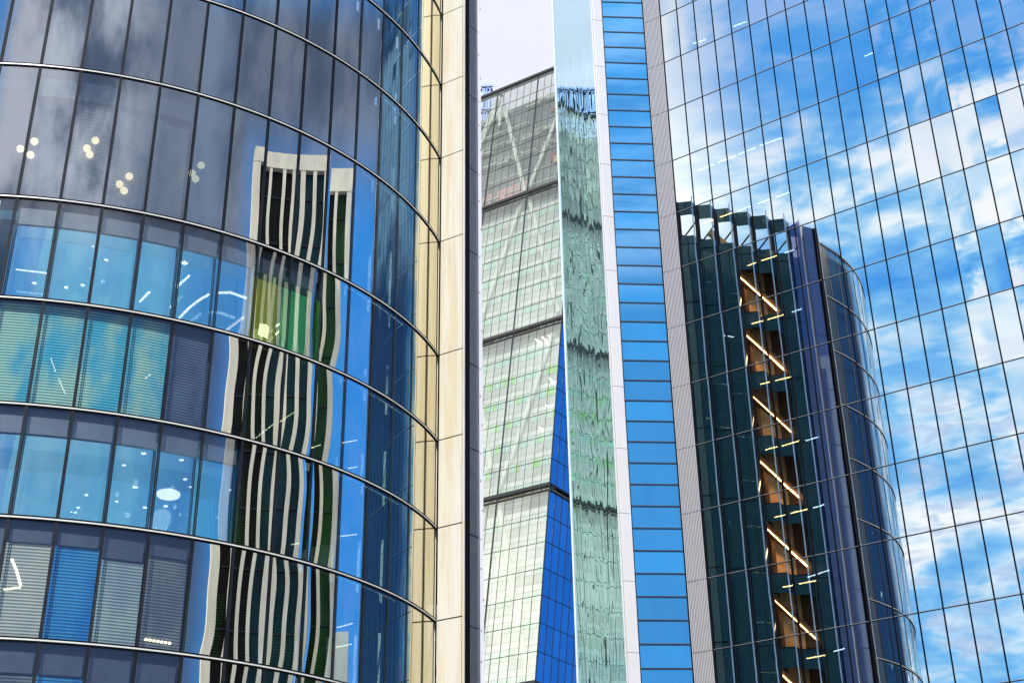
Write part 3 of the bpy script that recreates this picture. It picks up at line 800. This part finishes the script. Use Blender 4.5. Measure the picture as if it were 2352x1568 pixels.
# blue tower beyond
BT = thing('blue_clad_tower', 'far blue clad tower top just showing behind the sloping glass tower', 'office tower')
zt = 248.5
mb = MB(); mb.box(Vector((-64.4, 320, -1.7)), Vector((60, 0, 0)), Vector((0, 30, 0)), Zv(zt+1.7)); mb.build('wall', M['paleblue'], BT)
rd = random.Random(5); 
for k in range(60):
    x = -64.4+k*1.0; mb = MB(); mb.box(Vector((x, 319.3, 150)), Vector((.45 if k % 3 else .75, 0, 0)), Vector((0, .7, 0)), Zv(zt-150+(.6 if k % 5 == 0 else 0))); mb.build('fin', M['bluefin'] if k % 4 else M['bronze'], BT)
for z in (248.2, 240, 231, 222):
    mb = MB(); mb.box(Vector((-64.6, 318.9, z)), Vector((60.4, 0, 0)), Vector((0, .5, 0)), Zv(.7)); mb.build('floor_line', M['bluefin'], BT)

# ================================================================== towers standing to the right of the street (seen only mirrored in the curved glass)
Q = Vector((-9, 47, 33))
def facade_tower(name, label, cat, azc, dist, az0, az1, ztop_, pillars, band, glassmats, depth=16, group=None, strength=1):
    T = thing(name, label, cat)
    c = R_(azc); n = Vector((math.sin(c), math.cos(c), 0)); t = Vector((n.y, -n.x, 0))      # n away from viewer, t sideways (increasing azimuth)
    base = Vector((Q.x, Q.y, 0))+n*dist
    q0 = Vector((Q.x, Q.y, 0)); pos = lambda az, d=0.0: q0+Vector((math.sin(R_(az)), math.cos(R_(az)), 0))*(dist+d)
    def prism(nm, mat, aa, ab, d0, d1, z0, z1, seg=1):
        mb = MB()
        for k in range(seg):
            a_, b_ = aa+(ab-aa)*k/seg, aa+(ab-aa)*(k+1)/seg; i = len(mb.V)
            for p in (pos(a_, d0), pos(b_, d0), pos(b_, d1), pos(a_, d1)): mb.V += [p+Zv(z0), p+Zv(z1)]
            for f in ((0,1,3,2),(2,3,5,4),(4,5,7,6),(6,7,1,0),(1,7,5,3),(0,2,4,6)): mb.F.append(tuple(i+q for q in f)); mb.M.append(0)
        mb.build(nm, mat, T)
    prism('wall', M['cream'], az0+.05, az1-.05, .9, depth, -1.7, ztop_-.1, 6)
    prism('parapet', M['cream'], az0-.1, az1+.1, -.2, .95, ztop_-band, ztop_, 8)
    edges = sorted([az0, az1]+[e for p in pillars for e in p])
    for (p, q) in pillars: prism('pillar', M['cream'], p, q, -.15, .85, -1.7, ztop_-band-.01)
    gi = 0
    for x0, x1 in zip(edges, edges[1:]):
        mid = (x0+x1)/2
        if x1-x0 < .05 or any(p < mid < q for p, q in pillars): continue
        mb = MB(); z = ztop_-band
        mb.quad(pos(x1, .5)+Zv(-1.7), pos(x0, .5)+Zv(-1.7), pos(x0, .5)+Zv(z), pos(x1, .5)+Zv(z), 0)
        z -= 3
        while z > 0:
            mb.bar(pos(x0, .42)+Zv(z), pos(x1, .42)+Zv(z), .14, .13, (0,0,1), 1); z -= 5.2
        if (gi % 2) == 0:
            m_ = x0+(x1-x0)*.45; mb.bar(pos(m_, .42)+Zv(-1.7), pos(m_, .42)+Zv(ztop_-band), .14, .12, (0,1,0), 1)
        mb.build('window_bay', [M[glassmats[gi % len(glassmats)]], M['mull']], T); gi += 1
    return T
facade_tower('pillared_tower', 'cream pillared tower with dark window bays mirrored in the curved glass', 'office tower', 109, 62, 94.3, 124.2, 33+62*math.tan(R_(34.9)), [(94.3,95.9),(99.0,100.5),(103.5,105.4),(108.4,109.6),(112.0,113.2),(117.2,118.3),(121.5,124.2)], 1.7, ['darkteal','darkteal','darkteal','bronze','bronze','bronze','darkteal'])
facade_tower('narrow_tower', 'narrower cream tower with green dark windows mirrored beside the pillared tower', 'office tower', 89, 70, 84.2, 93.4, 33+70*math.tan(R_(34.0)), [(84.2,86.2),(90.0,91.3)], 2.8, ['darkgreen','bronze'])
facade_tower('low_cream_block', 'low cream office block mirrored at the foot of the curved glass', 'building', 79.5, 60, 75.5, 83.2, 14+60*math.tan(R_(14.3)), [(75.5,76.2),(78,78.8),(80.5,81.4)], 4.0, ['darkgreen','darkteal'])

# ================================================================== ground
def ground():
    m, nt, out = new_mat('street_paving'); p = nd(nt, 'ShaderNodeBsdfPrincipled'); nt.links.new(p.outputs[0], out.inputs[0])
    f = noise(nt, objco(nt), .6, 6); nt.links.new(mixc(nt, f, (.05,.05,.052), (.14,.135,.13)), p.inputs['Base Color']); p.inputs['Roughness'].default_value = .8
    o = mesh_obj('ground', [(-3000,-3000,-1.72),(3000,-3000,-1.72),(3000,3000,-1.72),(-3000,3000,-1.72)], [(0,1,2,3)], m); o['kind'] = 'structure'
ground()

# ================================================================== sky
SUN_AZ, SUN_EL = 190.0, 42.0
W = bpy.data.worlds.new('World'); S.world = W; W.use_nodes = True
nt = W.node_tree; nt.nodes.clear()
out = nd(nt, 'ShaderNodeOutputWorld')
tc = nd(nt, 'ShaderNodeTexCoord').outputs['Generated']
sep = nd(nt, 'ShaderNodeSeparateXYZ'); nt.links.new(tc, sep.inputs[0])
az = mth(nt, 'MULTIPLY', mth(nt, 'ARCTAN2', sep.outputs[0], sep.outputs[1]), 180/PI)      # -180..180
el = mth(nt, 'MULTIPLY', mth(nt, 'ARCSINE', sep.outputs[2]), 180/PI)
sky = nd(nt, 'ShaderNodeTexSky', sky_type='NISHITA'); sky.sun_disc = False; sky.sun_elevation = R_(SUN_EL); sky.sun_rotation = R_(SUN_AZ); sky.altitude = 50; sky.air_density = 1; sky.dust_density = .4; sky.ozone_density = 3
bs = nd(nt, 'ShaderNodeVectorMath', operation='MULTIPLY'); nt.links.new(sky.outputs[0], bs.inputs[0]); bs.inputs[1].default_value = (.055,.09,.13)
base = mixc(nt, .85, bs.outputs[0], (.05,.36,.98))
def band(v, a, b, c, d):   # smooth window
    return mth(nt, 'MULTIPLY', sstep(nt, v, a, b), sstep(nt, v, d, c))
# scattered white clouds everywhere, thick towards the south-west
n1 = noise(nt, mapping(nt, tc, (1,1,2.0)), 9.0, 4, .55, .3)
n2 = noise(nt, mapping(nt, tc, (1,1,3.4), (3,1,2)), 22, 3.5, .55, .4)
nn = mth(nt, 'ADD', mth(nt, 'MULTIPLY', n1, .68), mth(nt, 'MULTIPLY', n2, .32))
swb = band(az, -146, -138, -112, -100)
cl = mth(nt, 'MULTIPLY', sstep(nt, nn, .30, .58), mth(nt, 'MULTIPLY_ADD', sstep(nt, el, 32, 38), -.72, 1.0))
cloudc = mixc(nt, sstep(nt, nn, .44, .62), (.34,.76,1.08), (1.12,1.14,1.16))
east = band(az, 30, 45, 134, 145)                       # clear to the east
cl = mth(nt, 'MULTIPLY', cl, mth(nt, 'SUBTRACT', 1.0, mth(nt, 'MULTIPLY', east, .95)))
slate = mth(nt, 'MULTIPLY', mth(nt, 'MULTIPLY', sstep(nt, n2, .50, .60), sstep(nt, el, 30, 22)), .5)
cloudc = mixc(nt, slate, cloudc, (.22,.46,.88))
c = mixc(nt, cl, base, cloudc)
# bright bank above the south-west, greyer overhead
bank = mth(nt, 'MULTIPLY', band(az, -124, -114, -95, -80), sstep(nt, el, 26, 32))
bankc = mixc(nt, sstep(nt, el, 45, 53), mixc(nt, sstep(nt, el, 32, 40), (1.75,1.70,1.45), (1.0,1.05,1.02)), (.48,.53,.56))
c = mixc(nt, bank, c, bankc)
# grey-violet cloud deck to the south-east
g1 = mth(nt, 'ADD', mth(nt, 'MULTIPLY', noise(nt, mapping(nt, tc, (1,1,1.9), (5,2,7)), 2.6, 5, .5, .3), .6), mth(nt, 'MULTIPLY', noise(nt, mapping(nt, tc, (.7,.7,2.2), (2,9,1)), 8, 4, .55, .3), .4))
deck = mth(nt, 'MAXIMUM', sstep(nt, az, 117, 129), sstep(nt, az, -158, -168))
deck2 = mth(nt, 'MULTIPLY', sstep(nt, az, 50, 75), sstep(nt, el, 31.5, 37))
deckw = mth(nt, 'MULTIPLY', mth(nt, 'MAXIMUM', deck, deck2), mth(nt, 'MULTIPLY_ADD', band(el, 39.5, 43, 75, 88), -.85, 1.0))
deckw = mth(nt, 'MULTIPLY', deckw, sstep(nt, g1, .18, .34))
lite = mth(nt, 'MULTIPLY', sstep(nt, g1, .42, .58), mth(nt, 'MAXIMUM', sstep(nt, az, 148, 168), sstep(nt, az, -158, -168)))
gc = mixc(nt, sstep(nt, g1, .36, .60), (.085,.12,.20), (.25,.295,.40)); gc = mixc(nt, lite, gc, (.70,.74,.84)); gc = mixc(nt, sstep(nt, el, 32.5, 28), gc, (.075,.125,.26))
gapw = mth(nt, 'MULTIPLY', band(az, 110, 118, 185, 200), band(el, 38, 42, 75, 88))
c = mixc(nt, mth(nt, 'MULTIPLY', gapw, mth(nt, 'MULTIPLY_ADD', sstep(nt, g1, .38, .62), .5, .12)), c, (.45,1.0,1.15))
c = mixc(nt, deckw, c, gc)
west_fill = mth(nt, 'MULTIPLY', band(az, -97, -90, -55, -45), band(el, 3, 10, 60, 75))  # bright unseen patch of sky added in the west as fill light
c = mixc(nt, west_fill, c, (3.2,3.0,2.7))
# pale milky sky to the north, behind the middle tower
pale = mth(nt, 'MULTIPLY', band(az, -45, -30, 12, 24), sstep(nt, el, 8, 20))
pc = mixc(nt, sstep(nt, az, -3, -7), (.86,.90,1.0), (1.75,1.50,1.80))
pc = mixc(nt, mth(nt, 'MULTIPLY', sstep(nt, n1, .4, .62), .3), pc, (.90,.91,.97))
c = mixc(nt, pale, c, pc)
bg = nd(nt, 'ShaderNodeBackground'); nt.links.new(c, bg.inputs[0]); bg.inputs[1].default_value = 1.0
nt.links.new(bg.outputs[0], out.inputs[0])

sun = bpy.data.lights.new('sun', 'SUN'); sun.energy = 4.0; sun.angle = R_(.5); sun.color = (1,.965,.91)
so = link(bpy.data.objects.new('sun', sun))
d = Vector((math.sin(R_(SUN_AZ))*math.cos(R_(SUN_EL)), math.cos(R_(SUN_AZ))*math.cos(R_(SUN_EL)), math.sin(R_(SUN_EL))))
so.rotation_euler = d.to_track_quat('Z', 'Y').to_euler()

# ================================================================== camera
cam = bpy.data.cameras.new('camera'); co = link(bpy.data.objects.new('camera', cam)); S.camera = co
cam.sensor_width = 36; cam.lens = 36*F/2352; cam.clip_end = 8000; cam.clip_start = .1
rx = Vector((AX[0], AYv[0], UP[0])); dn = Vector((AX[1], AYv[1], UP[1])); fw = Vector((AX[2], AYv[2], UP[2]))
co.matrix_world = Matrix(((rx.x, -dn.x, -fw.x, 0), (rx.y, -dn.y, -fw.y, 0), (rx.z, -dn.z, -fw.z, 0), (0,0,0,1)))
S.view_settings.view_transform = 'Standard'; S.view_settings.look = 'None'; S.view_settings.exposure = 0; S.view_settings.gamma = 1
S.render.engine = 'CYCLES'
S.cycles.max_bounces = 10; S.cycles.transparent_max_bounces = 16; S.cycles.glossy_bounces = 6
